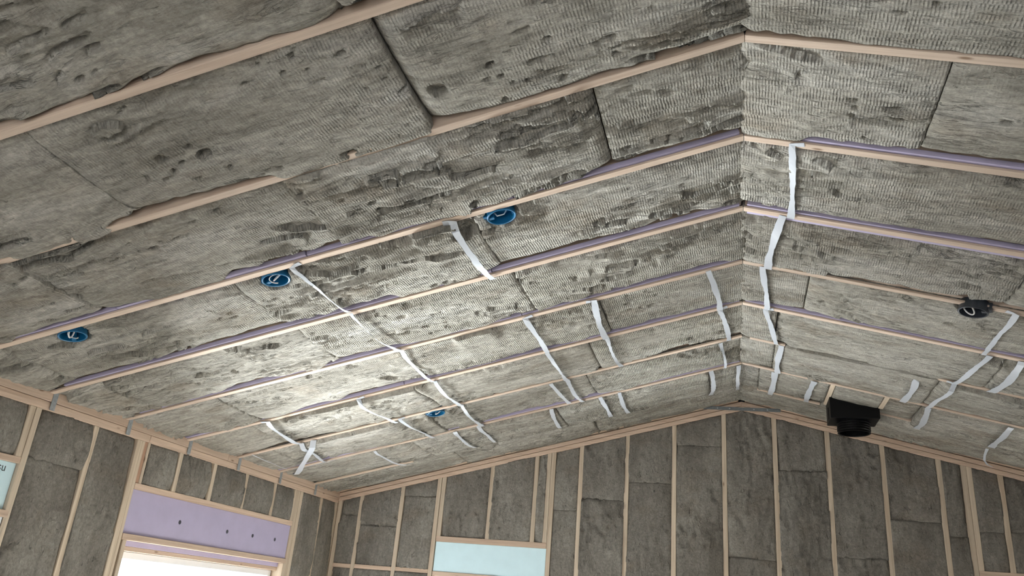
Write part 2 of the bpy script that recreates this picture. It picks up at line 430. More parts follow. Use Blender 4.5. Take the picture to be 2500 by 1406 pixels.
# daylight portals in the openings
def portal(mtx, o):
    d = bpy.data.lights.new('daylight_portal', 'AREA'); d.shape = 'RECTANGLE'; d.size = o[1] - o[0]; d.size_y = o[3] - o[2]
    d.cycles.is_portal = True
    ob = bpy.data.objects.new('daylight_portal', d); COL.objects.link(ob)
    ob.matrix_world = mtx @ Matrix.Translation(((o[0] + o[1]) / 2, (o[2] + o[3]) / 2, -0.2)) @ Matrix.Rotation(math.pi, 4, 'X')
for mtx, ops in ((F_LEFT, OPEN_LEFT), (F_BACK, OPEN_BACK), (F_RIGHT, OPEN_RIGHT), (F_FRONT, OPEN_FRONT)):
    for o in ops: portal(mtx, o)

# windows: vinyl frame, mullion and glass set in each opening
wn = 0
for mtx, ops, where in ((F_LEFT, OPEN_LEFT, ('wall, well behind the viewer', 'wall under the lavender foam panel')), (F_BACK, OPEN_BACK, ('gable wall under the bright blue panel', 'gable wall beyond the black duct')),
                        (F_RIGHT, OPEN_RIGHT, ('opposite wall, out of view',))):
    for o, wh in zip(ops, where):
        wn += 1
        w = empty('window_%d' % wn, mtx @ Matrix.Translation((0, 0, 0)))
        tag(w, 'white framed window in the ' + wh, kind='structure')
        t = 0.045; a0, a1, b0, b1 = o
        f = MB().box(a0, a1, b0, b0 + t, -0.15, -0.09).box(a0, a1, b1 - t, b1, -0.15, -0.09).box(a0, a0 + t, b0 + t, b1 - t, -0.15, -0.09).box(a1 - t, a1, b0 + t, b1 - t, -0.15, -0.09)
        f.build('window_frame', 'vinyl', w, 0.004)
        MB().box(a0 + t, a1 - t, b0 + t, b1 - t, -0.126, -0.120).build('window_pane', 'glass', w)

# ------------------------------------------------------------------ rafters
rng = random.Random(5)
def rafter(s, i):
    span, cs = (WX, CL) if s == 'L' else (WR, CR)
    U = span / cs; v = ry(i) * (1 if s == 'L' else -1); par = ceiling[s]
    foam = i >= 1
    r = MB().box(0, U + 0.1, v - 0.019, v + 0.019, -0.27, -0.034 if foam else 0.0)
    r = r.build('rafter', 'rafter', par, 0.002)
    if not foam: return
    # furring strips and foam packers below
    fur = [(0.0, U)]
    if s == 'L' and i == 7: fur = [(2.75 / cs, U)]
    if s == 'R' and i == 7: fur = [(0.12, 0.60)]
    if s == 'R' and i == 5: fur = [(0.05, 0.28), (1.19, U)]
    for k, (a, b) in enumerate(fur):
        MB().box(a + 0.001, b, v - 0.019, v + 0.019, -0.011, 0.0).build('furring_strip', 'rafter', r, 0.0015)
    if i in (5, 7) or (s == 'R' and i in (3, 6)): return
    a = 0.012
    while a < U - 0.15:
        b = min(U, a + rng.choice((1.22, 2.44, 0.95)))
        wd = rng.uniform(-0.004, 0.004); hw = rng.uniform(0.029, 0.034)
        far_w = 0.027 if (s == 'R' and i == 2) else 0.0      # packer pieces wider than the rafter on its far side
        MB().box(a + 0.002, b - 0.002, v + wd - hw - (far_w if s == 'R' else 0), v + wd + hw, -0.033, -0.0115).build('foam_strip', 'lavender', r, 0.0012)
        a = b
MB().box(-0.02, 0.02, YF, YG - 0.06, -0.12, -0.05).build('ridge_board', 'rafter').matrix_world = Matrix.Translation((0, 0, H + 0.33))
rb = bpy.data.objects['ridge_board']; rb.matrix_world = Matrix.Translation((0, 0, H + 0.33)); rb['kind'] = 'structure'; rb['label'] = 'pine ridge board hidden above the wool at the peak'
for s in 'LR':
    for i in range(FIRST_R, LAST_R + 1): rafter(s, i)

# ------------------------------------------------------------------ ceiling batts
JOINTS = {'L': {-2: [1.11, 2.27, 3.42], -1: [1.065, 2.20, 3.36], 0: [0.51, 1.66, 2.815], 1: [1.13, 2.24, 3.45], 2: [1.105, 2.24, 3.40],
                3: [0.775, 1.93, 3.09], 4: [0.935, 2.065, 3.22], 5: [1.05, 2.22, 3.39], 6: [0.24, 1.40, 2.55], 7: [1.2, 2.38]},
          'R': {-2: [0.9, 2.05, 3.2], -1: [0.95, 2.1, 3.25], 0: [0.615, 1.77, 2.92], 1: [1.15, 2.3, 3.45], 2: [1.19, 2.35, 3.5], 3: [0.335, 1.49, 2.65],
                4: [0.20, 1.40, 2.55], 5: [0.21, 1.18, 2.33], 6: [0.125, 0.605, 0.640, 0.955, 1.21, 2.36], 7: [0.9, 2.05, 3.2]}}
# hollows along rafters (x from, x to, depth) on the near / far edge of a bay, and places where the wool laps over a rafter
HOLLOW = {('L', -2, 'far'): [(0.9, 1.12, 0.05), (2.2, 2.5, 0.03)], ('L', -1, 'near'): [(0.75, 1.05, 0.035)], ('L', -1, 'far'): [(1.74, 2.3, 0.036), (0.35, 0.9, 0.02)], ('L', 0, 'near'): [(2.4, 3.3, 0.05), (0.0, 0.25, 0.03)],
          ('L', 0, 'far'): [(0.05, 0.62, 0.06), (1.55, 2.2, 0.05)], ('L', 1, 'near'): [(1.15, 1.5, 0.05), (1.9, 2.3, 0.03)], ('L', 1, 'far'): [(0.2, 1.0, 0.05), (1.7, 2.35, 0.045)],
          ('L', 2, 'far'): [(0.1, 0.8, 0.05), (1.9, 2.3, 0.04)], ('L', 3, 'far'): [(0.1, 0.9, 0.035), (1.2, 2.5, 0.04)],
          
          ('L', 2, 'near'): [(0.5, 0.9, 0.03)], ('L', 4, 'far'): [(0.0, 0.06, 0.03)],
          ('R', 0, 'far'): [(0.25, 1.3, 0.05)], ('R', 1, 'far'): [(0.0, 1.3, 0.055)], ('R', 2, 'near'): [(0.02, 1.3, 0.06)], ('R', 3, 'far'): [(0.08, 0.42, 0.055), (0.5, 1.6, 0.03)],
          ('R', 3, 'near'): [(0.8, 1.5, 0.02)], ('R', 4, 'near'): [(1.33, 1.5, 0.06), (0.1, 0.2, 0.04)], ('R', 6, 'near'): [(0.0, 0.12, 0.04)]}
LAP = {('L', 6, 'far'): [(0.0, 2.72, .036)], ('L', 7, 'near'): [(0.0, 2.72, .036)], ('R', 4, 'far'): [(0.29, 1.17, .036)], ('R', 5, 'near'): [(0.29, 1.17, .036)],
       ('R', 6, 'far'): [(0.62, 3.7, .036)], ('R', 7, 'near'): [(0.62, 3.7, .036)], ('L', -1, 'far'): [(1.07, 1.65, .018), (2.35, 3.6, .032)], ('L', 0, 'near'): [(1.1, 1.6, .006), (2.5, 3.6, .008)]}
# where a batt sags below the rafter along its near edge and shows its cut side (x from, x to, drop)
SAG = {('L', 4): [(2.02, 3.02, 0.036)], ('L', 5): [(2.42, 3.18, 0.034)], ('L', 6): [(2.57, 2.85, 0.034), (1.45, 2.0, 0.028), (0.02, 0.3, 0.026)], ('R', 5): [(1.20, 2.4, 0.032)], ('L', 3): [(1.35, 1.62, 0.020)],
       ('L', 1): [(1.16, 1.42, 0.018)]}
def sag_at(s, k, x):
    t = 0 * np.asarray(x, float)
    for p, q, d in SAG.get((s, k), []): t = t + d * sstep(x, p - 0.02, p + 0.05) * (1 - sstep(x, q - 0.05, q + 0.02))
    return t
def edge_fn(s, k, side, cs, seed):
    hol = HOLLOW.get((s, k, side), []); lap = LAP.get((s, k, side), [])
    def fn(A):
        x = A * cs
        n = vnoise(x * 2.2, 0 * x + 3.3, seed); n2 = vnoise(x * 7.0, 0 * x + 8.1, seed + 5)
        amp = 0.06 if side == 'far' else 0.035
        if k < 1: amp *= 0.6
        dep = (0.012 if (k if side == 'near' else k + 1) < 1 else 0.006) + amp * np.maximum(0, n - 0.45) * 2 * (0.5 + n2)
        edge_i = k if side == 'near' else k + 1
        bare = edge_i in (5, 7) or (s == 'R' and edge_i in (3, 6))
        shf = (0.001 if edge_i < 1 else 0.012) * (1 - sstep(dep, 0.008, 0.022))
        if bare: shf = 0 * x + 0.013; dep = 0.6 * dep
        for p, q, d in hol:
            m = sstep(x, p - 0.05, p + 0.03) * (1 - sstep(x, q - 0.03, q + 0.05))
            dep = dep * (1 - m) + m * d * (0.8 + 0.4 * n2); shf = shf * (1 - m)
        if side == 'near' and (s, k) in SAG:
            m = sstep(sag_at(s, k, x), 0.004, 0.012)
            dep = dep * (1 - m) + 0.001 * m; shf = shf * (1 - m) + 0.010 * m
        for p, q, sh in lap:
            m = sstep(x, p - 0.04, p + 0.02) * (1 - sstep(x, q - 0.02, q + 0.04))
            dep = dep * (1 - m) - 0.006 * m; shf = shf * (1 - m) + sh * m
        return dep, shf
    return fn
ENDS = {('L', -1, 0): (0.012, 0.02), ('L', -1, 1): (0.01, 0.012)}
BOXES = [('L', 1.012, 2.958, 0.064, 0.06), ('L', 2.055, 2.962, 0.064, 0.06), ('L', 3.085, 2.958, 0.064, 0.06), ('L', 2.145, 5.392, 0.064, 0.06), ('R', 1.085, 4.125, 0.068, 0.05),
         ('L', 1.18, 2.99, 0.05, 0.05), ('L', 2.30, 5.46, 0.035, 0.04), ('L', 2.02, 5.44, 0.03, 0.05), ('L', 2.20, 5.52, 0.025, 0.03), ('L', 1.95, 5.38, 0.03, 0.05), ('R', 1.36, 4.80, 0.05, 0.05), ('R', 1.42, 4.87, 0.03, 0.04),
         ('L', 0.04, 5.60, 0.08, 0.045), ('R', 0.02, 5.62, 0.05, 0.035), ('L', 0.985, 2.05, 0.02, 0.03), ('L', 1.80, 2.02, 0.018, 0.03), ('L', 1.93, 1.98, 0.016, 0.025)]
# sagging folds: lips that hang with a shadowed undercut beyond them, (x from ridge, y) along each
FOLDS = [('L', [(1.40, 2.40), (1.23, 2.425), (1.081, 2.442), (0.922, 2.441), (0.70, 2.49)], 0.026), ('L', [(0.80, 2.515), (0.68, 2.54), (0.56, 2.565)], 0.020), ('L', [(0.977, 2.300), (0.776, 2.311), (0.622, 2.30), (0.54, 2.328)], 0.024),
         ('L', [(0.80, 2.365), (0.70, 2.39), (0.605, 2.41), (0.54, 2.444)], 0.020), ('R', [(0.36, 2.615), (0.418, 2.600), (0.491, 2.572), (0.63, 2.574)], 0.026), ('R', [(0.20, 2.755), (0.29, 2.735), (0.351, 2.721), (0.45, 2.72)], 0.018),
         ('L', [(1.00, 1.752), (0.906, 1.728), (0.80, 1.733)], 0.035), ('L', [(2.90, 2.61), (2.78, 2.60), (2.746, 2.602), (2.68, 2.676)], 0.03), ('L', [(2.55, 2.665), (2.332, 2.698), (2.10, 2.718)], 0.012),
         ('L', [(0.46, 2.775), (0.312, 2.805), (0.184, 2.80), (0.03, 2.74)], 0.020)]
sd = 100
for s, cs, span in (('L', CL, WX), ('R', CR, WR)):
    for k in range(-4, 8):
        y0 = ry(k) + (0.034 if k >= 1 else 0.0205); y1 = ry(k + 1) - (0.034 if k + 1 >= 1 else 0.0205)
        if k == 7: y1 = YG - 0.045
        js = [-0.014] + [x / cs for x in JOINTS[s].get(k, [1.0, 2.15, 3.3])] + [(span + 0.12) / cs]
        res = 0.03 if k < -2 else (0.0070 if k <= 1 else (0.0090 if k <= 3 else 0.012))
        fn, ff = edge_fn(s, k, 'near', cs, sd + 3), edge_fn(s, k, 'far', cs, sd + 7)
        for j in range(len(js) - 1):
            sd += 13
            a0, a1 = js[j] + 0.002, js[j + 1] - 0.002
            if s == 'R' and k == 6 and (abs(a1 - a0) < 0.05): continue
            rr = res if a0 * cs < (3.8 if s == 'L' else 2.0) else 0.03
            b0, b1, lo, hi = (y0, y1, fn, ff) if s == 'L' else (-y1, -y0, ff, fn)
            base = random.Random(sd).uniform(-0.010, 0.005)
            en = [0.003 + 0.011 * random.Random(sd + 1).random(), 0.003 + 0.011 * random.Random(sd + 2).random()]
            lab = None
            if s == 'L' and k == -1 and j == 0: en[1] = 0.045; base = 0.006
            if s == 'L' and k == 0 and j == 1: base = 0.008; en[0] = 0.03
            if s == 'L' and k == 0 and j == 0: base = -0.006
            if j == 0: en[0] = random.Random(sd + 9).choice((0.002, 0.006, 0.012))
            if s == 'L' and k == 5 and j == 0: en[0] = 0.03
            if s == 'R' and k == 6 and j == 3: b0 = -6.27; lab = 'ragged wool strip between the two nailing blocks above the black duct'
            if s == 'R' and k == 6 and j == 4: base = -0.045; lab = 'recessed dark wool piece beside the black duct'
            fl = [([(x / cs, y if s == 'L' else -y) for x, y in p], d) for q, p, d in FOLDS if q == s and y0 < p[0][1] < y1 and a0 < p[len(p) // 2][0] / cs < a1]
            rf = random.Random(sd + 5)
            for _ in range(rf.choice((0, 1, 1, 2)) if a1 - a0 > 0.5 else 0):
                fa = rf.uniform(a0 + 0.05, a1 - 0.4); ln = rf.uniform(0.2, 0.6); yv = rf.uniform(y0 + 0.08, y1 - 0.06)
                fl.append(([(fa + ln * t / 4, (yv + rf.uniform(-0.02, 0.02)) * (1 if s == 'L' else -1)) for t in range(5)], rf.uniform(0.007, 0.018)))
            smooth = (s == 'L' and ((k >= 2 and j >= 2) or (k in (4, 5, 7) and j >= 1) or (k == 1 and j == 3) or (k == -2 and j >= 1))) or (s == 'R' and ((k == 0 and j == 1) or (k in (1, 2) and j >= 1) or (k >= 3 and j >= 1) or k == 7))
            batt('insulation_batt', ceiling[s], 'smoothwool' if smooth else 'wool', a0, a1, b0, b1, rr, sd, base=base, lo=lo, hi=hi, enda=en,
                 wrinkle=1.0 if k < 3 else 0.7, pits=1.0, label=lab, folds=fl, far=1 if s == 'L' else -1, sag=(lambda A, s_=s, k_=k, c_=cs: sag_at(s_, k_, A * c_)) if (s, k) in SAG else None, holes=[(x / cs, y if s == 'L' else -y, r, d) for q, x, y, r, d in BOXES if q == s and y0 - 0.1 < y < y1 + 0.1])

# nailing blocks either side of the duct on the browner slope
for x in (0.607, 0.957):
    MB().box(x / CR, (x + 0.032) / CR, -ry(7) + 0.02 if x < 0.9 else -6.27, -ry(6) - 0.02, -0.10, -0.001).build('nailing_block', 'stud', ceiling['R'], 0.002)

# ------------------------------------------------------------------ stud walls
def stud(par, a, z0, z1, w=0.038, mtl='stud', n0=-0.139, n1=0.0, name='stud', top=None):
    a0, a1 = a - w / 2, a + w / 2
    if top: p = [(a0, z0), (a1, z0), (a1, top(a1)), (a0, top(a0))]
    else: p = [(a0, z0), (a1, z0), (a1, z1), (a0, z1)]
    return MB().prism(p, n0, n1).build(name, mtl, par, 0.002)
def bar(par, a0, a1, z0, z1, n0=-0.139, n1=0.0, name='header_board', mtl='plate'):
    return MB().box(a0, a1, z0, z1, n0, n1).build(name, mtl, par, 0.002)
def wall_batts(par, a0, a1, z0, top, seams, seed, res=0.016, rec=None):
    zs = [z0] + [z for z in seams if z > z0 + 0.1] + [None]
    for j in range(len(zs) - 1):
        lo = zs[j] + 0.001; hi = zs[j + 1]
        r = random.Random(seed + j * 7)
        f1 = top if hi is None else (lambda a, h=hi: np.full_like(a, h - 0.001))
        f0 = (lambda a, h=lo: np.full_like(a, h))
        mid = (a0 + a1) / 2
        if hi is None and float(np.min(f1(np.array([a0, a1])))) - lo < 0.08: continue
        low = (hi if hi is not None else 2.4) < 1.35
        edge = lambda A, s=seed + j: (0.002 + 0.02 * np.maximum(0, vnoise(A * 5, A * 0, s) - 0.5), 0.004 + 0.0 * A)
        ea = (r.choice((-0.004, 0.004, 0.012, 0.022)), r.choice((-0.004, 0.004, 0.010, 0.020)))
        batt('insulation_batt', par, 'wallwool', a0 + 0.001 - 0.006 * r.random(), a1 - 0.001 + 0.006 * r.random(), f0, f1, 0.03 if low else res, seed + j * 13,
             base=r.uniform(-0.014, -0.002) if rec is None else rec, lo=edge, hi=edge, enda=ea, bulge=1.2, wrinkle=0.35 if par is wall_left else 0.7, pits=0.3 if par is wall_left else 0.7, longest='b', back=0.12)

# ---- gable wall
ptop = lambda a: np.where(np.asarray(a) < 0, H - TL * np.abs(a), H - TR * np.abs(a)) - 0.072
ptopf = lambda a: float(ptop(a))
full = [-3.422, -3.024, -2.675, -1.623, -1.373, -0.972, -0.569, -0.152, 0.26, 0.675, 1.086, 1.491, 1.664, 2.70, 3.05, 3.43]
for a in [-3.636] + full + [3.68]:
    stud(wall_back, a, 0.038, 0, top=lambda q: ptopf(q))
for a in (-2.632, -2.179, -1.774, -1.663, 1.704, 1.916, 2.32, 2.66):
    stud(wall_back, a, 2.165, 0, top=lambda q: ptopf(q), name='cripple_stud')
for a0, a1 in ((-2.651, -1.644), (1.685, 2.68)):
    bar(wall_back, a0, a1, 2.118, 2.165)
    bar(wall_back, a0, a1, 1.83, 1.868)
    bar(wall_back, a0, a1, 0.70, 0.75, name='sill_board')
    for a in (a0 + 0.010, a1 - 0.010): stud(wall_back, a, 0.038, 1.83, w=0.02, name='jack_stud')
for a in (-2.3, -1.9, 2.0, 2.4): stud(wall_back, a, 0.038, 0.70, name='cripple_stud')
bar(wall_back, -WX, WR, 0.0, 0.038, name='sole_plate')
bar(wall_back, -3.617, -3.441, 1.839, 1.874, name='blocking'); bar(wall_back, -3.403, -3.043, 1.842, 1.876, name='blocking'); bar(wall_back, -3.005, -2.694, 1.846, 1.879, name='blocking')
# plates following the rake: lower plate flush, upper plate a little proud, butted at the peak round a dark notch
for nm, d0, d1, n1, gap in (('top_plate', -0.072, -0.037, 0.002, 0.0), ('rake_board', -0.033, 0.0, 0.012, 0.0), ('rake_board', 0.008, 0.06, 0.040, 0.028)):
    for sgn in (-1, 1):
        x0, x1 = sgn * gap, sgn * (WX if sgn < 0 else WR)
        z0, z1 = roof_z(x0), roof_z(x1)
        pl = [(x0, z0 + d0), (x1, z1 + d0), (x1, z1 + d1), (x0, z0 + d1)]
        if sgn < 0: pl.reverse()
        MB().prism(pl, -0.139, n1).build(nm, 'plate', wall_back, 0.002)
MB().box(-0.025, 0.025, H + 0.004, H + 0.075, -0.13, -0.01).build('notch_shade_block', 'ink', wall_back)  # black block added so the notch at the peak reads as deep shade
ps = MB().prism([(-0.318, 3.350), (0.315, 3.334), (0.315, 3.363), (-0.318, 3.379)], 0.053, 0.057)
ps.build('steel_tie_strap', 'greysteel', wall_back)['label'] = 'flat grey steel strap bridging the peak of the gable plates'
for q in (-0.2, -0.1, 0.1, 0.21):
    MB().lathe([(0.0, 0.0605), (0.006, 0.0595), (0.0075, 0.057), (0.0, 0.057)], 10, (q, 3.364 - 0.022 * (q + 0.318))).build('nail_head', 'steel', wall_back)
edges = [(-3.617, -3.441), (-3.403, -3.043), (-3.005, -2.694)]
sg = 2000
for a0, a1, seams in ((-3.617, -3.441, [1.20, 2.30]), (-3.403, -3.043, [1.2, 2.22]), (-3.005, -2.694, [1.2, 2.5])):
    sg += 50
    # the blocking interrupts these bays
    wall_batts(wall_back, a0, a1, 1.878, ptop, [z for z in seams if z > 1.95], sg)
    wall_batts(wall_back, a0, a1, 0.04, lambda a: np.full_like(a, 1.838), [1.2], sg + 20)
cells = [(-1.604, -1.392, [1.25, 2.45]), (-1.354, -0.991, [1.35, 2.555]), (-0.953, -0.588, [1.5, 2.715]), (-0.55, -0.171, [1.85, 3.045]), (-0.133, 0.241, [0.95, 2.145]),
         (0.279, 0.656, [1.65, 2.86]), (0.694, 1.067, [1.0, 2.2]), (1.105, 1.472, [1.3, 2.505]), (1.51, 1.645, [1.2, 2.4]), (2.72, 3.03, [1.2, 2.4]), (3.07, 3.41, [1.2, 2.4]), (3.45, 3.66, [1.2, 2.4])]
for a0, a1, seams in cells:
    sg += 50; wall_batts(wall_back, a0, a1, 0.04, ptop, seams, sg)
for a0, a1 in ((-2.613, -2.198), (-2.16, -1.793), (-1.755, -1.682), (1.724, 1.897), (1.935, 2.301), (2.339, 2.64)):
    sg += 50; wall_batts(wall_back, a0, a1, 2.167, ptop, [2.455] if 1.7 < a0 < 1.95 else [], sg, res=0.011 if a0 < 0 else 0.016)
for a0, a1 in ((-2.63, -2.32), (-2.28, -1.92), (-1.88, -1.645), (1.69, 1.98), (2.02, 2.38), (2.42, 2.66)):
    sg += 50; wall_batts(wall_back, a0, a1, 0.04, lambda a: np.full_like(a, 0.70), [], sg)

# ---- left wall
PB = 2.402
bar(wall_left, YF, 4.345, PB, 2.447, n1=0.0, name='top_plate'); bar(wall_left, 4.347, YG, PB, 2.447, name='top_plate')
bar(wall_left, YF, 5.2, 2.449, 2.507, n1=0.006, name='top_plate'); bar(wall_left, 5.202, YG, 2.449, 2.507, n1=0.006, name='top_plate')
bar(wall_left, YF, YG, 0.0, 0.038, name='sole_plate')
for a in (-3.0, -2.6, -2.2, -1.8, -1.4, -1.12, -0.08, 0.3, 0.65, 1.0, 1.4, 1.8, 2.2, 2.385, 3.446, 3.881, 4.262, 6.36, 6.731, 7.034):
    stud(wall_left, a, 0.038, PB, w=0.042 if a in (4.262, 6.36) else 0.038)
stud(wall_left, 4.297, 0.038, PB, w=0.026); stud(wall_left, 6.31, 0.038, PB, w=0.054, n1=-0.004)
stud(wall_left, 4.326, 2.146, PB, w=0.030, mtl='redwood', n1=-0.005, name='cripple_stud'); stud(wall_left, 4.353, 2.146, PB, w=0.022, name='cripple_stud')
for a in (4.685, 5.081, 5.499, 5.92, 6.255): stud(wall_left, a, 2.146, PB, name='cripple_stud')
stud(wall_left, 3.405, 2.133, PB, name='cripple_stud')
for a in (2.65, 3.05): stud(wall_left, a, 2.133, PB, name='cripple_stud')
bar(wall_left, -1.101, -0.099, 1.83, PB, name='header_board', n1=-0.01); bar(wall_left, -1.101, -0.099, 0.0, 0.75, name='sill_board', n1=-0.01)
# window with the lavender header
bar(wall_left, 4.312, 6.282, 2.108, 2.146)
bar(wall_left, 4.312, 6.282, 1.808, 1.845, n1=0.004)
bar(wall_left, 4.36, 6.25, 1.747, 1.776, n1=-0.05)
for a, w in ((4.345, 0.032), (6.265, 0.032)): stud(wall_left, a, 0.038, 1.808, w=w, name='jack_stud')
bar(wall_left, 4.33, 6.28, 0.70, 0.75, name='sill_board')
lf = MB().box(4.312, 6.282, 1.845, 2.108, -0.06, -0.012).build('foam_header_panel', 'lavender', wall_left, 0.002); lf['label'] = 'lavender rigid foam panel over the bright window'
MB().box(4.36, 6.25, 1.776, 1.808, -0.09, -0.045).build('foam_filler_strip', 'lavender', wall_left, 0.001)
for a, z in ((4.839, 1.968), (5.399, 1.967), (5.743, 1.973), (6.074, 1.977)):
    p = MB().lathe([(0.0, -0.0105), (0.012, -0.0105), (0.014, -0.0115), (0.014, -0.02), (0.0, -0.02)], 14, (a, z)).build('screw_plug', 'hole', lf)
# neighbouring window with the pale blue header
bar(wall_left, 2.40, 3.426, 2.100, 2.133); bar(wall_left, 2.40, 3.452, 1.83, 1.866)
bar(wall_left, 2.40, 3.44, 0.70, 0.75, name='sill_board'); stud(wall_left, 3.437, 0.038, 1.83, w=0.02, name='jack_stud'); stud(wall_left, 2.425, 0.038, 1.83, w=0.03, name='jack_stud')
bf = MB().box(2.40, 3.426, 1.866, 2.100, -0.06, -0.02).build('foam_header_panel', 'bluefoam', wall_left, 0.002); bf['label'] = 'pale blue foam panel printed with dark letters'
for a in (2.7, 3.1): stud(wall_left, a, 0.038, 0.70, name='cripple_stud')
for a in (4.7, 5.1, 5.5, 5.9): stud(wall_left, a, 0.038, 0.70, name='cripple_stud')
ltop = lambda a: np.full_like(a, PB - 0.002)
for a0, a1, seams in [(x + 0.019, x + 0.381, [1.2]) for x in (-3.0, -2.6, -2.2, -1.8, 1.0, 1.4, 1.8)] + [(-1.381, -1.139, [1.2]), (-0.061, 0.281, [1.2]), (0.319, 0.631, [1.2]), (0.669, 0.981, [1.2]), (2.219, 2.366, [1.2]), (3.465, 3.862, [0.95, 2.145]), (3.90, 4.241, [1.2]), (6.381, 6.712, [1.25]), (6.75, 7.015, [1.2])]:
    sg += 50; wall_batts(wall_left, a0, a1, 0.04, ltop, seams, sg, res=0.03 if a1 < 2 else 0.013)
for a0, a1 in ((4.372, 4.666), (4.704, 5.062), (5.10, 5.48), (5.518, 5.901), (5.939, 6.236), (2.404, 2.631), (2.669, 3.031), (3.069, 3.386)):
    sg += 50; wall_batts(wall_left, a0, a1, 2.148 if a0 > 4 else 2.135, ltop, [], sg, res=0.011)
for a0, a1 in ((4.36, 4.68), (4.72, 5.08), (5.12, 5.48), (5.52, 5.88), (5.92, 6.24), (2.44, 2.68), (2.72, 3.08), (3.12, 3.42)):
    sg += 50; wall_batts(wall_left, a0, a1, 0.04, lambda a: np.full_like(a, 0.70), [], sg)
wb = MB().box(2.44, 3.426, 0.75, 1.83, -0.09, -0.003).build('white_infill_board', 'vinyl', wall_left, 0.002); wb['label'] = 'white board closing the opening under the pale blue panel'
# galvanised ties where rafters sit on the plates
for i in range(-4, 8):
    y = ry(i)
    MB().box(y + 0.012, y + 0.046, 2.405, 2.515, 0.0065, 0.0085).box(y + 0.012, y + 0.032, 2.515, 2.57, 0.0065, 0.0085).build('metal_tie', 'steel', wall_left)

# ---- right wall and wall behind: same framing
bar(wall_right, -YG, -YF, 2.40, 2.45, name='top_plate'); bar(wall_right, -YG, -YF, 2.452, 2.51, n1=0.006, name='top_plate'); bar(wall_right, -YG, -YF, 0, 0.038, name='sole_plate')
a = -YG + 0.02; xs = []
while a < -YF: xs.append(a); a += 0.406
def in_open(p, q, ops): return next((o for o in ops if p < o[1] and q > o[0]), None)
def simple_wall(par, xs, ops, top, seed):
    for k, a in enumerate(xs):
        o = in_open(a - 0.019, a + 0.019, ops)
        if o: stud(par, a, o[3] + 0.04, 0, top=lambda q: float(top(q)), name='cripple_stud')
        else: stud(par, a, 0.038, 0, top=lambda q: float(top(q)))
        if k + 1 < len(xs):
            p, q = a + 0.02, xs[k + 1] - 0.02; o = in_open(p, q, ops); seed += 31
            if o:
                wall_batts(par, p, q, o[3] + 0.042, top, [], seed, 0.03)
                if o[2] > 0.2: wall_batts(par, p, q, 0.04, lambda a, h=o[2]: np.full_like(a, h - 0.04), [], seed + 9, 0.04)
            else: wall_batts(par, p, q, 0.04, top, [1.2], seed, 0.03)
    for o in ops:
        bar(par, o[0] - 0.02, o[1] + 0.02, o[3], o[3] + 0.038)
        if o[2] > 0.2: bar(par, o[0] - 0.02, o[1] + 0.02, o[2] - 0.038, o[2], name='sill_board')
        for e in (o[0] - 0.019, o[1] + 0.019): stud(par, e, 0.038, o[3], name='jack_stud')
simple_wall(wall_right, xs, OPEN_RIGHT, lambda a: np.full_like(np.asarray(a, float), 2.398), 5000)
a = -WR + 0.02; xs = []
while a < WX: xs.append(a); a += 0.406
ftop = lambda a: np.where(np.asarray(a) > 0, H - TL * np.abs(a), H - TR * np.abs(a)) - 0.04
simple_wall(wall_front, xs, OPEN_FRONT, ftop, 7000)

# ------------------------------------------------------------------ print on the pale blue panel
cv = bpy.data.curves.new('panel_print', 'FONT'); cv.body = 'nsu'; cv.size = 0.058; cv.align_x = 'RIGHT'; cv.extrude = 0.0002
pt = bpy.data.objects.new('panel_print', cv); COL.objects.link(pt); pt.parent = bf
pt.location = (3.371, 2.050, -0.0195); cv.materials.append(M['ink'])

# ------------------------------------------------------------------ the gable foam panels (fixed in the headers)
for a0, a1, lb in ((-2.651, -1.644, 'bright pale blue foam panel in the gable window header'), (1.685, 2.68, 'pale blue foam panel in the header beyond the duct')):
    o = MB().box(a0, a1, 1.868, 2.118, -0.06, -0.012).build('foam_header_panel', 'bluefoam', wall_back, 0.002); o['label'] = lb

# ------------------------------------------------------------------ ceiling boxes
def ceiling_box(name, s, x, y, drop, mtl, r=0.062, wires=1, rot=0.0):
    cs = CL if s == 'L' else CR
    m = F_CEIL[s] @ Matrix.Translation((x / cs, y if s == 'L' else -y, drop)) @ Matrix.Rotation(rot, 4, 'Z')
    t = empty(name, m)
    MB().lathe([(r, -0.055), (r, 0.0), (r - 0.003, 0.0015), (r - 0.006, 0.0), (r - 0.006, -0.048), (0.02, -0.048), (0.02, -0.055)], 40).build('shell', mtl, t, smooth=False)
    MB().lathe([(r + 0.002, -0.006), (r + 0.002, -0.001), (r, 0.0015), (r - 0.0035, 0.001), (r - 0.0035, -0.006)], 40).build('rim', mtl, t)
    for sg_ in (-1, 1):
        MB().box(sg_ * (r - 0.022) - 0.008, sg_ * (r - 0.022) + 0.013 * sg_ + 0.004, -0.010, 0.010, -0.046, -0.003).build('screw_post', mtl, t, 0.002)
    MB().box(r - 0.004, r + 0.016, -0.018, 0.018, -0.05, -0.01).build('side_bracket', mtl, t, 0.002)
    for w in range(wires):
        if w == 0:
            pts = [(-0.022 + 0.030 * math.sin(q * 4.4) * 0.9, 0.012 * math.cos(q * 5) - 0.002, -0.047 + 0.052 * math.sin(q * 2.9)) for q in np.linspace(0, 1, 22)]
        else:
            pts = [(0.008 + 0.024 * math.cos(q * 5.4 + 2.4), 0.022 * math.sin(q * 5.4 + 2.4), -0.030 + 0.032 * q) for q in np.linspace(0, 1, 26)]
        MB().tube(pts, 0.0026 if w else 0.0036, 8).build('cable', 'cable', t, smooth=True)
    return t
b1 = ceiling_box('electrical_box', 'L', 1.012, 2.958, 0.004, 'blue', wires=0)
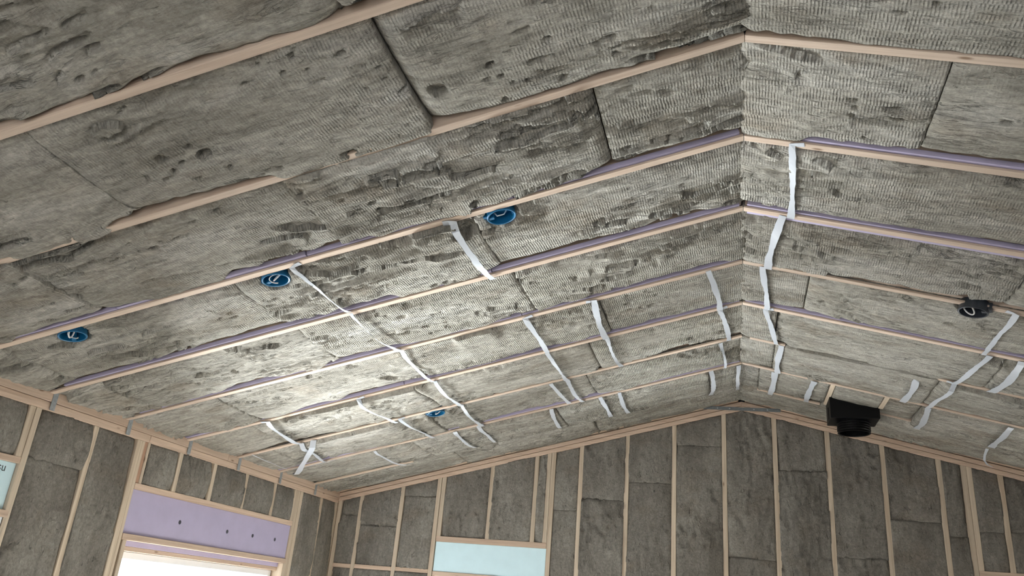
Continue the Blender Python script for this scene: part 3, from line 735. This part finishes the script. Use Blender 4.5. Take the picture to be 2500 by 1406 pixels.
MB().tube([(-0.03, 0.01, -0.04), (-0.01, 0.012, -0.018), (0.02, 0.008, -0.016), (0.032, 0.0, -0.035)], 0.003).build('cable', 'cable', b1, smooth=True)
tag(b1, 'blue round electrical box without a cable loop, nearest the ridge, beside lavender strip', 'electrical box', 'round ceiling boxes')
b2 = ceiling_box('electrical_box', 'L', 2.055, 2.962, 0.004, 'blue', wires=2, rot=0.3)
tag(b2, 'blue round electrical box with white cable loop, at the head of the long strap', 'electrical box', 'round ceiling boxes')
b3 = ceiling_box('electrical_box', 'L', 3.085, 2.958, 0.004, 'blue', wires=2, rot=1.0)
tag(b3, 'blue round electrical box with coiled cable, closest to the window wall', 'electrical box', 'round ceiling boxes')
b4 = ceiling_box('electrical_box', 'L', 2.145, 5.392, 0.004, 'blue', wires=1)
tag(b4, 'small distant blue electrical box in torn wool near the gable wall', 'electrical box', 'round ceiling boxes')
b5 = ceiling_box('electrical_box', 'R', 1.085, 4.125, 0.026, 'darkbox', r=0.066, wires=1, rot=0.4)
tag(b5, 'dark grey round electrical box on a rafter of the browner slope', 'electrical box', 'round ceiling boxes')

# ------------------------------------------------------------------ black duct box
dv = empty('duct_vent', Matrix.Translation((0.80, 6.405, 3.035)))
tag(dv, 'black square duct boot with round ribbed collar hanging near the gable wall', 'duct vent')
bx = MB()
pz = [(-0.172, 0.085), (0.168, 0.085), (0.168, 0.163), (-0.172, 0.247)]
bx.v = [(x, y, z) for y in (-0.138, 0.135) for x, z in pz]
bx.f = [(0, 1, 2, 3), (7, 6, 5, 4)] + [(i, i + 4, (i + 1) % 4 + 4, (i + 1) % 4) for i in range(4)]
bx.build('housing', 'black', dv, 0.004)
# torn rim tabs standing up against the wool
up = MB()
for q in range(12):
    x0 = -0.166 + 0.325 * q / 12; z = 0.247 - 0.247 * (x0 + 0.172)
    up.box(x0, x0 + 0.018 + 0.006 * (q % 3), -0.139, -0.135, z - 0.02, z + 0.004 + 0.007 * ((q * 7) % 4) / 3)
up.build('rim_flange', 'black', dv)
R = 0.113
prof = [(R - 0.008, 0.088), (R, 0.088)]
for q in range(4):
    z = 0.074 - q * 0.018
    prof += [(R, z + 0.007), (R + 0.005, z + 0.003), (R + 0.005, z - 0.003), (R, z - 0.007)]
prof += [(R + 0.003, 0.0), (R - 0.004, -0.002), (R - 0.008, 0.004)]
MB().lathe(prof, 48).build('collar', 'black', dv, smooth=False)
MB().lathe([(0.0, 0.070), (R - 0.008, 0.070), (R - 0.008, 0.076), (0.0, 0.076)], 32).build('damper_plate', 'black', dv)
for sx in (-1, 1):
    MB().box(sx * 0.172 - 0.004, sx * 0.172 + 0.004, -0.02, 0.02, 0.10, 0.19).build('fixing_tab', 'black', dv)

# ------------------------------------------------------------------ plastic straps holding the batts
ORD = ['first', 'second', 'third', 'fourth', 'fifth', 'sixth', 'seventh', 'eighth', 'ninth', 'tenth']
# (x from ridge, y start, x end, y end, width, twist, tab)
ST = {'L': [(1.206, 2.889, 1.197, 3.505, .036, .25, 1), (1.936, 2.885, 1.932, 3.462, .027, .9, 1), (1.931, 3.471, 1.914, 4.091, .022, 1.1, 0), (1.905, 4.098, 1.925, 4.728, .030, .3, 1), (1.925, 4.722, 1.933, 5.33, .030, .2, 0),
            (1.936, 5.316, 1.956, 5.95, .030, .3, 0), (1.182, 4.094, 1.185, 4.702, .034, .2, 1), (1.193, 4.717, 1.189, 5.334, .034, .6, 0), (1.181, 5.315, 1.173, 5.945, .034, .3, 0), (0.797, 4.099, 0.822, 4.715, .040, .3, 1),
            (0.816, 4.70, 0.805, 5.33, .032, .9, 0), (1.299, 5.33, 1.272, 5.90, .034, .2, 0), (1.420, 5.93, 1.460, 6.50, .034, .2, 0), (1.045, 5.93, 1.050, 6.53, .036, .3, 0), (0.899, 5.93, 0.904, 6.55, .034, .2, 0),
            (0.183, 4.089, 0.133, 4.71, .036, .2, 0), (0.134, 4.70, 0.091, 5.33, .036, .25, 1), (0.145, 5.32, 0.126, 5.94, .026, .9, 0), (0.223, 5.92, 0.251, 6.55, .038, .15, 0), (0.027, 5.93, 0.037, 6.60, .034, .5, 0),
            (2.434, 4.703, 2.404, 5.32, .030, .3, 1), (2.393, 5.31, 2.352, 5.95, .030, .3, 1), (3.073, 4.71, 3.148, 5.32, .036, .3, 1), (3.142, 5.31, 3.249, 5.93, .036, .3, 0), (3.048, 5.31, 3.568, 6.02, .046, .2, 0),
            (2.847, 5.94, 2.801, 6.53, .028, .3, 0), (2.180, 5.92, 2.184, 6.54, .034, .2, 0), (1.990, 5.92, 2.009, 6.50, .034, .3, 1)],
      'R': [(0.182, 2.872, 0.210, 3.490, .034, .5, 1), (0.175, 3.483, 0.128, 4.105, .042, .4, 0), (0.103, 4.098, 0.145, 4.705, .036, .3, 0), (0.134, 4.706, 0.223, 5.322, .036, .2, 1), (0.250, 5.325, 0.252, 5.935, .044, .35, 0),
            (0.234, 5.935, 0.212, 6.591, .046, .2, 0), (0.499, 5.935, 0.485, 6.547, .044, .15, 0), (1.258, 4.095, 1.264, 4.724, .032, .8, 1), (1.296, 4.711, 1.251, 5.325, .034, .4, 0), (1.251, 5.315, 1.209, 5.944, .030, .3, 1),
            (1.228, 5.951, 1.252, 6.556, .044, .2, 0), (1.446, 4.708, 1.445, 5.326, .046, .2, 0), (1.059, 5.401, 1.056, 5.933, .044, .2, 1), (1.720, 5.97, 1.744, 6.56, .046, .2, 0)]}
def strap(s, x0, y0, x1, y1, w, tw, tab, seed, mids=None):
    cs, sg_ = (CL, 1) if s == 'L' else (CR, -1)
    r = random.Random(seed); n = 18; mb = MB()
    path = []
    if mids: path = [(x / cs, y * sg_, d) for x, y, d in mids]
    else:
        for k in range(n + 1):
            t = k / n
            sag = 0.007 + 0.024 * (4 * t * (1 - t)) ** 0.6 + 0.004 * math.sin(t * 9 + seed)
            sag += max(float(sag_at(s, int(((y0 + y1) / 2 - R0) // RS), x0 + (x1 - x0) * t)) * min(1, t / 0.06) * (1 - 0.6 * t), 0.034 * math.sin(math.pi * t) ** 0.4 if abs(x1 - x0) > 0.3 else 0)
            bow = r.uniform(-0.002, 0.002) + 0.010 * math.sin(t * math.pi) * (1 if seed % 2 else -1)
            path.append(((x0 + (x1 - x0) * t + bow) / cs, (y0 + (y1 - y0) * t) * sg_, sag))
    if tab:
        p = path[0]; d = 1 if seed % 2 else -1
        path = [(p[0] + d * 0.045, p[1] - 0.008 * sg_, 0.003), (p[0] + d * 0.020, p[1] - 0.004 * sg_, 0.005)] + path
    th = 0.0006; N_ = len(path)
    ph = r.uniform(0.2, 0.8)
    for k, p in enumerate(path):
        t = k / (N_ - 1)
        P0 = Vector(path[max(k - 1, 0)]); P1 = Vector(path[min(k + 1, N_ - 1)]); d = (P1 - P0).normalized()
        side = d.cross(Vector((0, 0, 1))).normalized(); nn = side.cross(d)
        a = tw * math.sin(t * math.pi) * math.sin(t * 3 + ph * 6)
        ww = w * (0.9 + 0.12 * math.sin(t * 11 + seed)) * (1 - 0.35 * min(1, tw) * math.sin(t * math.pi) ** 2)
        e = side * math.cos(a) + nn * math.sin(a); q = nn * math.cos(a) - side * math.sin(a)
        c = Vector(p)
        for sx, sz in ((-1, -1), (1, -1), (1, 1), (-1, 1)): mb.v.append(tuple(c + e * (sx * ww / 2) + q * (sz * th)))
    for k in range(N_ - 1):
        for j in range(4): mb.f.append((k * 4 + j, k * 4 + (j + 1) % 4, k * 4 + 4 + (j + 1) % 4, k * 4 + 4 + j))
    mb.f += [(0, 3, 2, 1), tuple((N_ - 1) * 4 + j for j in range(4))]
    o = mb.build('plastic_strap', 'tape', smooth=False); o.matrix_world = F_CEIL[s]
    return o
allst = [(s, *q) for s in 'LR' for q in ST[s]]
bays = {}
for q in allst:
    bays.setdefault((q[0], int(((q[2] + q[4]) / 2 - R0) // RS)), []).append(q)
sn = 0
for (s, k), qs in sorted(bays.items()):
    qs.sort(key=lambda q: q[1])
    for j, q in enumerate(qs):
        sn += 1
        o = strap(*q, seed=sn)
        pos = (ORD[j] + ' from the ridge') if len(qs) > 1 else 'the only one there'
        crossed = 'crossed, ' if (s, q[1]) in (('L', 3.048), ('L', 3.142)) else ''
        tag(o, 'clear plastic strap, %s%s slope, %s bay from gable wall, %s' % (crossed, 'left' if s == 'L' else 'right', ORD[7 - k], pos), 'strap', 'plastic straps under the ceiling wool')
o = strap('L', 0, 0, 0, 0, 0.012, 0.3, 0, 77, mids=[(3.533, 5.312, 0.005), (3.505, 5.41, 0.03), (3.482, 5.51, 0.045), (3.475, 5.60, 0.055), (3.468, 5.70, 0.058), (3.42, 5.76, 0.055), (3.349, 5.82, 0.04), (3.26, 5.88, 0.02), (3.176, 5.93, 0.006)])
tag(o, 'thin sagging plastic strand looping under the crossed straps near the wall corner', 'strap', 'plastic straps under the ceiling wool')
o = strap('R', 0, 0, 0, 0, 0.022, 0.5, 0, 78, mids=[(1.733, 6.60, 0.012), (1.735, 6.66, 0.05), (1.75, 6.72, 0.075), (1.79, 6.80, 0.08), (1.835, 6.87, 0.07)])
tag(o, 'short loose plastic strap end dangling beside the gable plate beyond the duct', 'strap', 'plastic straps under the ceiling wool')
